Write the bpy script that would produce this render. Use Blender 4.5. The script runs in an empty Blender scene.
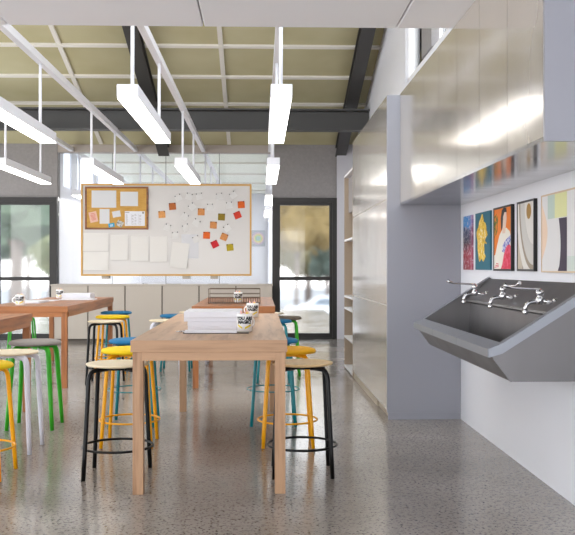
import bpy, bmesh, math, random
from mathutils import Vector, Matrix
random.seed(7)
S = bpy.context.scene
COL = S.collection
PI = math.pi
CAMH = 1.2
FPX = 880.0
YAW = 1.72

# ------------------------------------------------------------------ helpers
def lin(c):
    c = c / 255.0
    return c / 12.92 if c <= 0.04045 else ((c + 0.055) / 1.055) ** 2.4
def rgb(r, g, b): return (lin(r), lin(g), lin(b), 1.0)

def bx(px, Y):            # world X of a picture column on the plane at distance Y
    t = math.radians(YAW); k = (px - 287.5) / FPX
    return Y * (k * math.cos(t) + math.sin(t)) / (math.cos(t) - k * math.sin(t))
def bz(py, Y, X=0):
    t = math.radians(YAW); zc = X * math.sin(t) + Y * math.cos(t)
    return CAMH + (267.6 - py) * zc / FPX

class MB:
    def __init__(s): s.bm = bmesh.new()
    def box(s, x0, x1, y0, y1, z0, z1, bev=0.0, M=None):
        b = bmesh.new()
        bmesh.ops.create_cube(b, size=1.0)
        for v in b.verts:
            v.co = Vector(((x0+x1)/2 + v.co.x*(x1-x0), (y0+y1)/2 + v.co.y*(y1-y0), (z0+z1)/2 + v.co.z*(z1-z0)))
        if bev > 0:
            bmesh.ops.bevel(b, geom=list(b.edges), offset=bev, segments=2, affect='EDGES', profile=0.5)
        s._merge(b, M); return s
    def _merge(s, b, M=None):
        if M is not None: b.transform(M)
        me = bpy.data.meshes.new('tmp'); b.to_mesh(me); b.free()
        s.bm.from_mesh(me); bpy.data.meshes.remove(me)
    def prism(s, pts, axis, a0, a1, M=None):
        """closed polygon pts extruded along axis ('X': pts are (y,z); 'Y': (x,z); 'Z': (x,y))"""
        b = bmesh.new()
        def P(p, a):
            return {'X': (a, p[0], p[1]), 'Y': (p[0], a, p[1]), 'Z': (p[0], p[1], a)}[axis]
        r0 = [b.verts.new(P(p, a0)) for p in pts]; r1 = [b.verts.new(P(p, a1)) for p in pts]
        n = len(pts)
        b.faces.new(r0); b.faces.new(list(reversed(r1)))
        for i in range(n):
            b.faces.new((r0[i], r1[i], r1[(i+1) % n], r0[(i+1) % n]))
        bmesh.ops.recalc_face_normals(b, faces=b.faces)
        bmesh.ops.triangulate(b, faces=[f for f in b.faces if len(f.verts) > 4])
        s._merge(b, M); return s
    def lathe(s, prof, n=40, c=(0, 0, 0), M=None):
        b = bmesh.new(); rings = []
        for r, z in prof:
            if r < 1e-6: rings.append([b.verts.new((c[0], c[1], c[2]+z))])
            else: rings.append([b.verts.new((c[0]+r*math.cos(2*PI*i/n), c[1]+r*math.sin(2*PI*i/n), c[2]+z)) for i in range(n)])
        for A, B in zip(rings, rings[1:]):
            for i in range(n):
                j = (i+1) % n
                if len(A) == 1 and len(B) == 1: continue
                if len(A) == 1: b.faces.new((A[0], B[i], B[j]))
                elif len(B) == 1: b.faces.new((A[i], B[0], A[j]))
                else: b.faces.new((A[i], B[i], B[j], A[j]))
        bmesh.ops.recalc_face_normals(b, faces=b.faces)
        for f in b.faces: f.smooth = True
        s._merge(b, M); return s
    def tube(s, pts, r, n=12, closed=False, M=None):
        pts = [Vector(p) for p in pts]; m = len(pts)
        rs = r if isinstance(r, (list, tuple)) else [r]*m
        b = bmesh.new(); rings = []; up = None
        for i, p in enumerate(pts):
            if closed: d = pts[(i+1) % m] - pts[i-1]
            else: d = pts[min(i+1, m-1)] - pts[max(i-1, 0)]
            d.normalize()
            if up is None:
                a = Vector((0, 0, 1)) if abs(d.z) < 0.9 else Vector((1, 0, 0))
                up = (a - d*a.dot(d)).normalized()
            else: up = (up - d*up.dot(d)).normalized()
            w = d.cross(up)
            rings.append([b.verts.new(p + rs[i]*(up*math.cos(2*PI*k/n) + w*math.sin(2*PI*k/n))) for k in range(n)])
        rng = range(m) if closed else range(m-1)
        for i in rng:
            A, B = rings[i], rings[(i+1) % m]
            for k in range(n):
                b.faces.new((A[k], A[(k+1) % n], B[(k+1) % n], B[k]))
        if not closed:
            b.faces.new(list(reversed(rings[0]))); b.faces.new(rings[-1])
        bmesh.ops.recalc_face_normals(b, faces=b.faces)
        for f in b.faces: f.smooth = len(f.verts) == 4
        s._merge(b, M); return s
    def quad(s, pts):
        vs = [s.bm.verts.new(p) for p in pts]; s.bm.faces.new(vs); return s
    def build(s, name, mat, parent=None):
        me = bpy.data.meshes.new(name); s.bm.to_mesh(me); s.bm.free()
        if isinstance(mat, (list, tuple)):
            for m in mat: me.materials.append(m)
        else: me.materials.append(mat)
        o = bpy.data.objects.new(name, me); COL.objects.link(o)
        if parent is not None: o.parent = parent
        return o

def arc(cx, cy, r, a0, a1, n):
    return [(cx + r*math.cos(a0+(a1-a0)*i/n), cy + r*math.sin(a0+(a1-a0)*i/n)) for i in range(n+1)]
def tag(o, label, cat, group=None):
    o['label'] = label; o['category'] = cat
    if group: o['group'] = group
    return o
def thing(name, label, cat, loc=(0, 0, 0), rz=0.0, group=None):
    o = bpy.data.objects.new(name, None); COL.objects.link(o)
    o.empty_display_size = 0.1
    o.location = loc; o.rotation_euler = (0, 0, rz)
    return tag(o, label, cat, group)
def struct(name, mb, mat, parent=None):
    o = mb.build(name, mat, parent)
    if parent is None: o['kind'] = 'structure'
    return o
def sroot(name, loc=(0, 0, 0)):
    o = bpy.data.objects.new(name, None); COL.objects.link(o); o.location = loc; o['kind'] = 'structure'; return o
def dup(root, loc=None, rz=None, label=None, group=None):
    r = root.copy(); COL.objects.link(r)
    if loc is not None: r.location = loc
    if rz is not None: r.rotation_euler = (0, 0, rz)
    if label: r['label'] = label
    if group: r['group'] = group
    for ch in list(root.children):
        c = ch.copy(); COL.objects.link(c); c.parent = r
        for g in list(ch.children):
            d = g.copy(); COL.objects.link(d); d.parent = c
    return r

# ------------------------------------------------------------------ materials
def mat(name, col, rough=0.5, metal=0.0, spec=0.5, emis=None, es=0.0, coat=0.0):
    m = bpy.data.materials.new(name); m.use_nodes = True
    b = m.node_tree.nodes['Principled BSDF']
    b.inputs['Base Color'].default_value = col
    b.inputs['Roughness'].default_value = rough
    b.inputs['Metallic'].default_value = metal
    b.inputs['Specular IOR Level'].default_value = spec
    if coat: b.inputs['Coat Weight'].default_value = coat; b.inputs['Coat Roughness'].default_value = 0.05
    if emis:
        b.inputs['Emission Color'].default_value = emis; b.inputs['Emission Strength'].default_value = es
    return m
def N(m, t): return m.node_tree.nodes.new(t)
def L(m, a, b): m.node_tree.links.new(a, b)
def coords(m, scale=(1, 1, 1), kind='Object'):
    tc = N(m, 'ShaderNodeTexCoord'); mp = N(m, 'ShaderNodeMapping'); mp.inputs['Scale'].default_value = scale
    L(m, tc.outputs[kind], mp.inputs['Vector']); return mp.outputs['Vector']
def noise(m, vec, scale, detail=4.0, rough=0.55):
    n = N(m, 'ShaderNodeTexNoise'); n.inputs['Scale'].default_value = scale
    n.inputs['Detail'].default_value = detail; n.inputs['Roughness'].default_value = rough
    L(m, vec, n.inputs['Vector']); return n.outputs['Fac']
def ramp(m, fac, stops):
    r = N(m, 'ShaderNodeValToRGB'); e = r.color_ramp.elements
    while len(e) < len(stops): e.new(0.5)
    for el, (p, c) in zip(e, stops): el.position = p; el.color = c
    L(m, fac, r.inputs['Fac']); return r.outputs['Color']
def mixc(m, fac, a, b, mode='MIX'):
    x = N(m, 'ShaderNodeMix'); x.data_type = 'RGBA'; x.blend_type = mode
    if isinstance(fac, float): x.inputs[0].default_value = fac
    else: L(m, fac, x.inputs[0])
    for i, v in ((6, a), (7, b)):
        if isinstance(v, tuple): x.inputs[i].default_value = v
        else: L(m, v, x.inputs[i])
    return x.outputs[2]
def bump(m, h, strength=0.1, dist=0.01):
    b = N(m, 'ShaderNodeBump'); b.inputs['Strength'].default_value = strength; b.inputs['Distance'].default_value = dist
    L(m, h, b.inputs['Height']); L(m, b.outputs['Normal'], m.node_tree.nodes['Principled BSDF'].inputs['Normal'])
def P(m): return m.node_tree.nodes['Principled BSDF'].inputs

def wood(name, ca, cb, axis, rough=0.42):
    m = mat(name, ca, rough)
    sc = [14, 14, 14]; sc['XYZ'.index(axis)] = 0.9
    v = coords(m, tuple(sc))
    f = noise(m, v, 1.6, 6, 0.62)
    c = ramp(m, f, [(0.36, cb), (0.5, ca), (0.64, tuple(min(1, x*1.12) for x in ca[:3])+(1,))])
    sc2 = [5, 5, 5]; sc2['XYZ'.index(axis)] = 0.15
    g = noise(m, coords(m, tuple(sc2)), 1.3, 2)
    c2 = mixc(m, g, c, tuple(x*0.78 for x in cb[:3])+(1,))
    mx = mixc(m, 0.35, c, c2); L(m, mx, P(m)['Base Color'])
    bump(m, f, 0.05, 0.002)
    return m
WA, WB = rgb(192, 152, 117), rgb(162, 121, 88)
RA, RB = rgb(174, 110, 62), rgb(140, 84, 46)
wood_top = {k: wood('oak_'+k, WA, WB, k) for k in 'XYZ'}
wood_red = {k: wood('red_oak_'+k, RA, RB, k) for k in 'XYZ'}

m_white = mat('white_paint', rgb(236, 236, 238), 0.55)
m_wallw = mat('white_wall', rgb(233, 234, 240), 0.6)
m_soffit = mat('soffit_white', rgb(244, 246, 252), 0.8)
m_lampw = mat('lamp_white', rgb(238, 238, 244), 0.4)
m_lamp = mat('lamp_diffuser', rgb(255, 255, 255), 0.5, emis=(1, 0.975, 0.94, 1), es=5.0)
m_black = mat('black_metal', rgb(10, 10, 12), 0.3, spec=0.3)
m_beam = mat('dark_steel', rgb(58, 57, 56), 0.5)
m_frame = mat('dark_bronze', rgb(34, 30, 28), 0.45)
m_khaki = mat('khaki_panel', rgb(184, 176, 140), 0.8)
L(m_khaki, ramp(m_khaki, noise(m_khaki, coords(m_khaki), 0.9, 3), [(0.3, rgb(176, 168, 130)), (0.7, rgb(192, 186, 152))]), P(m_khaki)['Base Color'])
m_batten = mat('batten_white', rgb(226, 222, 214), 0.6)

m_conc = mat('grey_render', rgb(164, 160, 160), 0.8)
_v = coords(m_conc); _n = noise(m_conc, _v, 22, 6, 0.7)
L(m_conc, ramp(m_conc, _n, [(0.3, rgb(142, 138, 138)), (0.7, rgb(154, 150, 149))]), P(m_conc)['Base Color']); bump(m_conc, _n, 0.1, 0.004)
m_lav = mat('pale_grey_paint', rgb(200, 199, 205), 0.6)

# polished concrete floor
m_floor = mat('polished_concrete', rgb(160, 152, 142), 0.22)
_v = coords(m_floor)
_n1 = noise(m_floor, _v, 0.9, 5, 0.6)
_c = ramp(m_floor, _n1, [(0.3, rgb(146, 137, 128)), (0.55, rgb(163, 155, 147)), (0.75, rgb(176, 169, 161))])
_n2 = noise(m_floor, _v, 38, 3, 0.6)
_c = mixc(m_floor, ramp(m_floor, _n2, [(0.55, (0, 0, 0, 1)), (0.68, (.8, .8, .8, 1))]), _c, rgb(116, 108, 101))
_n3 = noise(m_floor, _v, 62, 3, 0.6)
_c = mixc(m_floor, ramp(m_floor, _n3, [(0.57, (0, 0, 0, 1)), (0.63, (1, 1, 1, 1))]), _c, rgb(52, 46, 42))
L(m_floor, _c, P(m_floor)['Base Color'])
L(m_floor, ramp(m_floor, _n1, [(0.3, (0.14, 0.14, 0.14, 1)), (0.7, (0.22, 0.22, 0.22, 1))]), P(m_floor)['Roughness'])
P(m_floor)['Specular IOR Level'].default_value = 0.65

# brushed champagne metal cupboards
def brushed(name, a, b, r0, r1, sc=(3, 3, 0.6)):
    m = mat(name, a, 0.25, 1.0)
    f = noise(m, coords(m, sc), 2.0, 2, 0.5)
    L(m, ramp(m, f, [(0.3, b), (0.7, a)]), P(m)['Base Color'])
    L(m, ramp(m, noise(m, coords(m, (1, 1, 1)), 3, 3), [(0.3, (r0,)*3+(1,)), (0.7, (r1,)*3+(1,))]), P(m)['Roughness'])
    return m
m_champ = brushed('champagne_steel', rgb(224, 217, 207), rgb(218, 211, 201), 0.12, 0.17)
P(m_champ)['Metallic'].default_value = 0.65
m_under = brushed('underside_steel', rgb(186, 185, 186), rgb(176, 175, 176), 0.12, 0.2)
m_side = mat('grey_laminate', rgb(158, 159, 168), 0.4)
m_steel = brushed('sink_steel', rgb(132, 130, 131), rgb(126, 124, 125), 0.32, 0.4)
m_rim_lit = mat('rim_steel_lit', rgb(160, 164, 172), 0.3, 0.5)  # same steel as the basin, lightened for the light the rims catch
P(m_steel)['Metallic'].default_value = 0.75
m_chrome = mat('chrome', rgb(225, 225, 228), 0.1, 1.0)
m_base = mat('taupe_laminate', rgb(188, 178, 166), 0.45)
m_gap = mat('dark_gap', rgb(96, 88, 80), 0.7)
m_plinth = mat('beige_plinth', rgb(170, 158, 140), 0.5)

m_cream = mat('cream_laminate', rgb(246, 230, 198), 0.4)
m_birch = mat('birch_ply', rgb(228, 198, 150), 0.42)
L(m_birch, ramp(m_birch, noise(m_birch, coords(m_birch, (12, 1.5, 12)), 3, 4), [(0.3, rgb(224, 188, 134)), (0.7, rgb(242, 210, 160))]), P(m_birch)['Base Color'])
m_yel = mat('yellow_fabric', rgb(252, 212, 4), 0.75)
m_amb = mat('amber_fabric', rgb(244, 178, 12), 0.75)
m_blue = mat('blue_fabric', rgb(16, 112, 160), 0.75)
m_greyf = mat('grey_fabric', rgb(150, 143, 138), 0.8)
m_brownf = mat('taupe_fabric', rgb(118, 106, 94), 0.8)
for _m in (m_yel, m_amb, m_blue, m_greyf, m_brownf):
    bump(_m, noise(_m, coords(_m), 260, 2), 0.15, 0.002)
m_yframe = mat('yellow_metal', rgb(255, 178, 2), 0.35)
m_tframe = mat('teal_metal', rgb(10, 132, 142), 0.35)
m_gframe = mat('green_metal', rgb(48, 172, 20), 0.4)
m_wframe = mat('white_metal', rgb(222, 222, 232), 0.4)

m_paper = mat('white_paper', rgb(234, 234, 240), 0.8)
m_page = mat('off_white_paper', rgb(230, 226, 221), 0.8)
m_pageedge = mat('page_cut', rgb(238, 232, 224), 0.8)
m_mug = mat('white_ceramic', rgb(246, 245, 244), 0.2)
m_ink = mat('black_ink', rgb(18, 18, 18), 0.6)
m_mugyel = mat('yellow_print', rgb(232, 208, 20), 0.4)
m_py = mat('pencil_yellow', rgb(248, 220, 40), 0.4)
m_pp = mat('pencil_pink', rgb(246, 186, 190), 0.5)
m_po = mat('pencil_orange', rgb(244, 196, 180), 0.5)
m_wire = mat('bronze_wire', rgb(110, 92, 78), 0.4, 0.6)
m_board = mat('whiteboard', rgb(214, 209, 205), 0.16)
m_goldf = mat('pale_wood_frame', rgb(212, 164, 84), 0.45)
m_cork = mat('cork', rgb(208, 158, 82), 0.9)
L(m_cork, ramp(m_cork, noise(m_cork, coords(m_cork, (1, 1, 3)), 9, 6, 0.7), [(0.3, rgb(196, 146, 70)), (0.7, rgb(216, 170, 92))]), P(m_cork)['Base Color'])
m_brownframe = wood('walnut_frame', rgb(150, 92, 48), rgb(92, 54, 32), 'X')

def glass_mat(name, base=0.04, tint=(1, 1, 1, 1)):
    m = bpy.data.materials.new(name); m.use_nodes = True; nt = m.node_tree; nt.nodes.clear()
    o = N(m, 'ShaderNodeOutputMaterial'); mx = N(m, 'ShaderNodeMixShader')
    t = N(m, 'ShaderNodeBsdfTransparent'); t.inputs['Color'].default_value = tint
    g = N(m, 'ShaderNodeBsdfGlossy'); g.inputs['Roughness'].default_value = 0.01
    lw = N(m, 'ShaderNodeFresnel'); lw.inputs['IOR'].default_value = 1.25
    L(m, lw.outputs['Fac'], mx.inputs['Fac']); L(m, t.outputs['BSDF'], mx.inputs[1]); L(m, g.outputs['BSDF'], mx.inputs[2])
    L(m, mx.outputs['Shader'], o.inputs['Surface']); return m
m_glass = glass_mat('clear_glass')
def frosted(name, r):
    m = bpy.data.materials.new(name); m.use_nodes = True; nt = m.node_tree; nt.nodes.clear()
    o = N(m, 'ShaderNodeOutputMaterial'); mx = N(m, 'ShaderNodeMixShader'); mx.inputs['Fac'].default_value = 0.05
    t = N(m, 'ShaderNodeBsdfRefraction'); t.inputs['Roughness'].default_value = r; t.inputs['IOR'].default_value = 1.25
    g = N(m, 'ShaderNodeBsdfGlossy'); g.inputs['Roughness'].default_value = 0.03
    L(m, t.outputs['BSDF'], mx.inputs[1]); L(m, g.outputs['BSDF'], mx.inputs[2]); L(m, mx.outputs['Shader'], o.inputs['Surface']); return m
m_frost = frosted('satin_glass', 0.1)

# ------------------------------------------------------------------ room shell
XW = 1.58; XL = -6.0; YB = 14.75
def roof_z(y): return 3.26 + 0.286*(YB - y)
struct('floor', MB().box(XL-0.2, XW+0.2, -3.5, 25.2, -0.2, 0.0), m_floor)
# right wall with clerestory opening
mb = MB().box(XW, XW+0.2, -3.5, 14.95, 0, 3.2)
mb.prism([(9.6, 3.2), (14.95, 3.2), (14.95, roof_z(14.95)), (9.6, roof_z(9.6))], 'X', XW, XW+0.2)
mb.prism([(5.0, 4.7), (9.6, 4.7), (9.6, roof_z(9.6)), (5.0, roof_z(5.0))], 'X', XW, XW+0.2)
struct('wall_right', mb, m_wallw)
w1 = sroot('window_1', (XW+0.085, 0, 0))
struct('window_frame', MB().box(-0.06, 0.06, 5.0, 9.6, 3.2, 3.26).box(-0.06, 0.06, 5.0, 9.6, 4.64, 4.7).box(-0.06, 0.06, 9.54, 9.6, 3.2, 4.7).box(-0.06, 0.06, 5.0, 5.06, 3.2, 4.7), m_white, w1)
struct('mullion', MB().box(-0.08, 0.0, 8.15, 8.65, 3.26, 4.64), m_conc, w1)
struct('pane', MB().box(-0.004, 0.004, 5.06, 8.1, 3.26, 4.64), m_glass, w1)
struct('pane', MB().box(-0.004, 0.004, 8.72, 9.54, 3.26, 4.64), m_glass, w1)
# back wall: grey render around the doors and the header over the glass partition
DL0, DL1, DR0, DR1, DZ = -4.45, -3.387, 0.193, 1.27, 2.365
mb = MB().box(XL, DL0, YB, YB+0.2, 0, 3.26).box(DL0, DL1, YB, YB+0.2, DZ, 3.26).box(DR0, DR1, YB, YB+0.2, DZ, 3.26)
struct('wall_back', mb, m_conc)
struct('trim_1', MB().box(DL1, DR0, YB+0.01, YB+0.19, 3.122, 3.25), mat('header_board', rgb(178, 168, 160), 0.6))
struct('trim_2', MB().box(DR1, XW, YB-0.06, YB+0.2, 0, 3.26), m_lav)
# left wall (out of frame) with tall bays left open to add daylight
mb = MB().box(XL-0.2, XL, -3.5, 14.95, 0, 0.1).box(XL-0.2, XL, -3.5, 14.95, 2.9, 3.2)
for y in (-3.5, 0.4, 4.3, 8.2, 12.1, 14.6): mb.box(XL-0.2, XL, y, y+0.2, 0.1, 2.9)
mb.prism([(5.0, 3.2), (14.95, 3.2), (14.95, roof_z(14.95)), (5.0, roof_z(5.0))], 'X', XL-0.2, XL)
struct('wall_left', mb, m_wallw)
# sloping roof
rt = sroot('ceiling')
mb = MB().prism([(4.94, roof_z(4.94)), (14.95, roof_z(14.95)), (14.95, roof_z(14.95)+0.2), (4.94, roof_z(4.94)+0.2)], 'X', XL-0.2, XW+0.2)
struct('roof_panel', mb, m_khaki, rt)
th = math.atan(0.286)
y = 14.1
while y > 5.0:
    z = roof_z(y)
    struct('batten', MB().box(XL, XW, -0.03, 0.03, -0.03, 0.005, M=Matrix.Translation((0, y, z)) @ Matrix.Rotation(-th, 4, 'X')), m_batten, rt)
    y -= 0.81
for x in (-0.533, -2.655, -4.777):
    y0, y1 = 5.0, 14.7
    struct('batten', MB().prism([(y0, roof_z(y0)+.005), (y1, roof_z(y1)+.005), (y1, roof_z(y1)-.026), (y0, roof_z(y0)-.026)], 'X', x-0.03, x+0.03), m_batten, rt)
# bulkhead above the low ceiling: unseen open strip between two bands, added to let daylight in
mb = MB().box(XL, XW, 4.74, 4.94, 2.73, 3.3).box(XL, XW, 4.74, 4.94, 5.75, roof_z(4.94)+0.1)
for x in (-6.0, -3.6, -1.2, 1.2): mb.box(x, x+0.2, 4.74, 4.94, 3.3, 5.75)
struct('wall_bulkhead', mb, m_wallw)
# low ceiling near the camera, boards with narrow joints
mb = MB(); xs = [XL, -4.726, -3.626, -2.526, -1.426, -0.326, 0.774, XW]
for a, b in zip(xs, xs[1:]): mb.box(a+0.004, b-0.004, -3.5, 5.02, 2.57, 2.72, 0.006)
mb.box(XL, XW, -3.5, 5.01, 2.6, 2.73)
struct('ceiling', mb, m_soffit)
# dark steel
def ibeam_pts(w, h, tf=0.025, tw=0.02):
    return [(-w/2, 0), (w/2, 0), (w/2, tf), (tw/2, tf), (tw/2, h-tf), (w/2, h-tf), (w/2, h), (-w/2, h), (-w/2, h-tf), (-tw/2, h-tf), (-tw/2, tf), (-w/2, tf)]
BY = 12.82
tb = MB().prism([(BY+a, 3.19+b) for a, b in ibeam_pts(0.2, 0.31)], 'X', XL, XW-0.003)
tag(tb.build('steel_beam', m_beam), 'long dark steel beam crossing the room below the sloping roof', 'beam')
for x, lb in ((1.335, 'sloping dark steel rafter beside the right-hand wall'), (-1.62, 'sloping dark steel rafter over the whiteboard'), (-4.62, 'sloping dark steel rafter far left beyond the white rails')):
    b = bmesh.new()
    pts = ibeam_pts(0.18, 0.17)
    y0, y1 = 4.96, 14.74
    r0 = [b.verts.new((x+a, y0, roof_z(y0)-0.204+c)) for a, c in pts]; r1 = [b.verts.new((x+a, y1, roof_z(y1)-0.204+c)) for a, c in pts]
    n = len(pts)
    b.faces.new(r0); b.faces.new(list(reversed(r1)))
    for i in range(n): b.faces.new((r0[i], r1[i], r1[(i+1) % n], r0[(i+1) % n]))
    bmesh.ops.recalc_face_normals(b, faces=b.faces); bmesh.ops.triangulate(b, faces=[f for f in b.faces if len(f.verts) > 4])
    k = MB(); k._merge(b)
    tag(k.build('steel_rafter', m_beam), lb, 'beam', 'sloping roof rafters')

# doors
def glazed_door(n, x0, x1):
    d = sroot('door_%d' % n, (x0, YB, 0)); w = x1-x0; f = 0.075
    struct('door_jamb', MB().box(0, f, -0.05, 0.12, 0, DZ).box(w-f, w, -0.05, 0.12, 0, DZ).box(f, w-f, -0.05, 0.12, DZ-f, DZ).box(f, w-f, -0.05, 0.12, 0, 0.02), m_frame, d)
    g = 0.05
    struct('door_leaf', MB().box(f, f+g, -0.03, 0.03, 0.02, DZ-f).box(w-f-g, w-f, -0.03, 0.03, 0.02, DZ-f).box(f+g, w-f-g, -0.03, 0.03, DZ-f-g, DZ-f).box(f+g, w-f-g, -0.03, 0.03, 0.02, 0.1).box(f+g, w-f-g, -0.03, 0.03, 0.985, 1.045), m_frame, d)
    struct('pane', MB().box(f+g, w-f-g, -0.004, 0.004, 0.1, 0.985), m_frost, d)
    struct('pane', MB().box(f+g, w-f-g, -0.004, 0.004, 1.045, DZ-f-g), m_frost, d)
glazed_door(1, DL0, DL1); glazed_door(2, DR0, DR1)
# glass partition: four tall panes
pw = (DR0-DL1)/4
for i in range(4):
    a = DL1+i*pw
    w = sroot('window_%d' % (i+2), (a, YB+0.08, 0))
    struct('pane', MB().box(0.004, pw-0.004, -0.006, 0.006, 0, 3.12), m_glass, w)
    struct('joint', MB().box(pw-0.004, pw+0.004, -0.006, 0.006, 0.0, 3.12), m_gap, w)
# room behind the glass
struct('wall_far', MB().box(-3.46, 0.26, 25.0, 25.2, 0, 3.4), m_wallw)
mb = MB().box(-3.46, -3.4, 14.95, 25, 0, 2.6).box(-3.46, -3.4, 14.95, 25, 3.24, 3.4).box(-3.46, -3.4, 14.95, 15.25, 2.6, 3.24)
for y in (15.9, 18.0, 20.1, 22.2): mb.box(-3.46, -3.4, y, y+0.5, 2.6, 3.24)
FARW = ((15.25, 15.9), (16.4, 18.0), (18.5, 20.1), (20.6, 22.2), (22.7, 25.0))
struct('wall_far_left', mb, m_wallw)
mb = MB().box(0.2, 0.26, 14.95, 25, 0, 0.1).box(0.2, 0.26, 14.95, 25, 3.0, 3.4)
for y in (14.95, 17.4, 19.9, 22.4, 24.9): mb.box(0.2, 0.26, y, y+0.1, 0.1, 3.0)
struct('wall_far_right', mb, m_wallw)
for i, y in enumerate((15.05, 17.5, 20.0, 22.5)):
    w = sroot('window_%d' % (11+i), (0.23, y, 0.1)); struct('pane', MB().box(-0.004, 0.004, 0, 2.35, 0, 2.9), m_glass, w)  # added panes, out of view, letting daylight brighten the far room
m_opal = mat('opal_roof_sheet', rgb(236, 238, 230), 0.5)
_t = N(m_opal, 'ShaderNodeBsdfTranslucent'); _t.inputs['Color'].default_value = rgb(238, 236, 228)
_x = N(m_opal, 'ShaderNodeMixShader'); _x.inputs['Fac'].default_value = 0.2  # translucency added so sky light brightens the far room
_o = m_opal.node_tree.nodes['Material Output']
L(m_opal, m_opal.node_tree.nodes['Principled BSDF'].outputs['BSDF'], _x.inputs[1]); L(m_opal, _t.outputs['BSDF'], _x.inputs[2]); L(m_opal, _x.outputs['Shader'], _o.inputs['Surface'])
m_opal2 = bpy.data.materials.new('opal_glass'); m_opal2.use_nodes = True
_b = m_opal2.node_tree.nodes['Principled BSDF']; _b.inputs['Base Color'].default_value = rgb(240, 242, 246)
_t = N(m_opal2, 'ShaderNodeBsdfTranslucent'); _t.inputs['Color'].default_value = rgb(246, 248, 252); _x = N(m_opal2, 'ShaderNodeMixShader'); _x.inputs['Fac'].default_value = 0.8
L(m_opal2, _b.outputs['BSDF'], _x.inputs[1]); L(m_opal2, _t.outputs['BSDF'], _x.inputs[2]); L(m_opal2, _x.outputs['Shader'], m_opal2.node_tree.nodes['Material Output'].inputs['Surface'])
ct = sroot('ceiling')
for i, (a, b_) in enumerate(FARW):
    w = sroot('window_%d' % (6+i), (-3.43, a, 2.6)); struct('pane', MB().box(-0.005, 0.005, 0, b_-a, 0, 0.64), m_opal2, w)  # clerestory run extended to brighten the far room; opal for a white glow
struct('panel', MB().box(-3.46, 0.26, 14.95, 25.2, 3.3, 3.32), m_opal, ct)
for y in (15.7, 17.6, 19.7, 21.8, 23.9): struct('batten', MB().box(-3.4, 0.2, y-.03, y+.03, 3.27, 3.3), m_batten, ct)

# ------------------------------------------------------------------ white rails and pendant lamps
COLX = [(-3.15, 'far left'), (-2.09, 'second from left'), (-0.965, 'third from left'), (0.148, 'rightmost')]
DYC = {-3.15: 0.1, -2.09: 0.07, -0.965: 0.04, 0.148: 0.0}
for x, nm in COLX:
    mb = MB().box(x-0.03, x+0.03, 5.0, YB, 3.13, 3.2)
    tag(mb.build('ceiling_rail', m_lampw), 'white ceiling rail running away to the glass wall, %s of four' % nm, 'rail', 'white ceiling rails')
    mb = MB().box(x-0.03, x+0.03, 14.95, 24.98, 3.13, 3.2)
    tag(mb.build('ceiling_rail', m_lampw), 'white ceiling rail in the room behind the glass, %s of four' % nm, 'rail', 'white rails behind the glass')
rowname = ['nearest row', 'second row', 'row behind the glass', 'farthest row behind the glass']
proto = None
for r, y0 in enumerate((6.35, 10.6, 15.0, 19.1)):
    for x, nm in COLX:
        lb = 'white bar pendant lamp, %s, %s of four' % (rowname[r], nm)
        if proto is None:
            t = proto = thing('pendant_lamp', lb, 'lamp', (x, y0+DYC[x], 0), 0, 'bar pendant lamps')
            w = 0.078
            MB().box(-w, w, 0, 2.3, 2.432, 2.525, 0.004).build('lamp_housing', m_lampw, t)
            MB().box(-w+0.006, w-0.006, 0.006, 2.294, 2.42, 2.433).build('lamp_diffuser', m_lamp, t)
            for yy in (0.25, 1.98): MB().tube([(0, yy, 2.52), (0, yy, 3.135)], 0.0145, 10).build('hanging_rod', m_lampw, t)
        else: dup(proto, (x, y0+DYC[x], 0), 0, lb)

# ------------------------------------------------------------------ cupboards along the right wall
XO = 1.097; XT = 0.995; YT = 6.915
ordn = ['first', 'second', 'third', 'fourth', 'fifth', 'sixth', 'seventh']
w = (YT-3.39)/7
for i in range(7):
    y1 = YT-i*w-0.001; y0 = y1-w+0.002
    lb = ['steel-faced overhead cupboard against the tall cupboards', 'second steel-faced overhead cupboard from the tall cupboards', 'third steel-faced overhead cupboard from the tall cupboards',
          'fourth steel-faced overhead cupboard, in the middle of the run', 'third steel-faced overhead cupboard from the grey end panel', 'second steel-faced overhead cupboard from the grey end panel',
          'nearest overhead cupboard, showing its grey end panel'][i]
    t = thing('overhead_cupboard', lb, 'cupboard', (XO, y0, 1.69), 0, 'overhead cupboards above the sink')
    d = XW-XO-0.002; hh = 2.568-1.69; ww = y1-y0
    MB().box(0.022, d, 0, ww, 0.02, hh).build('carcass', m_gap, t)
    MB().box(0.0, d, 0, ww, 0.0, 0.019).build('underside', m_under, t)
    MB().box(0, 0.021, 0.002, ww-0.002, 0.019, hh).build('door', m_champ, t)
    if i == 6: MB().box(0, d, -0.02, -0.001, 0, hh).build('end_panel', m_side, t)
ys = [YT, 7.60, 8.25, 8.89, 9.53]
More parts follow.
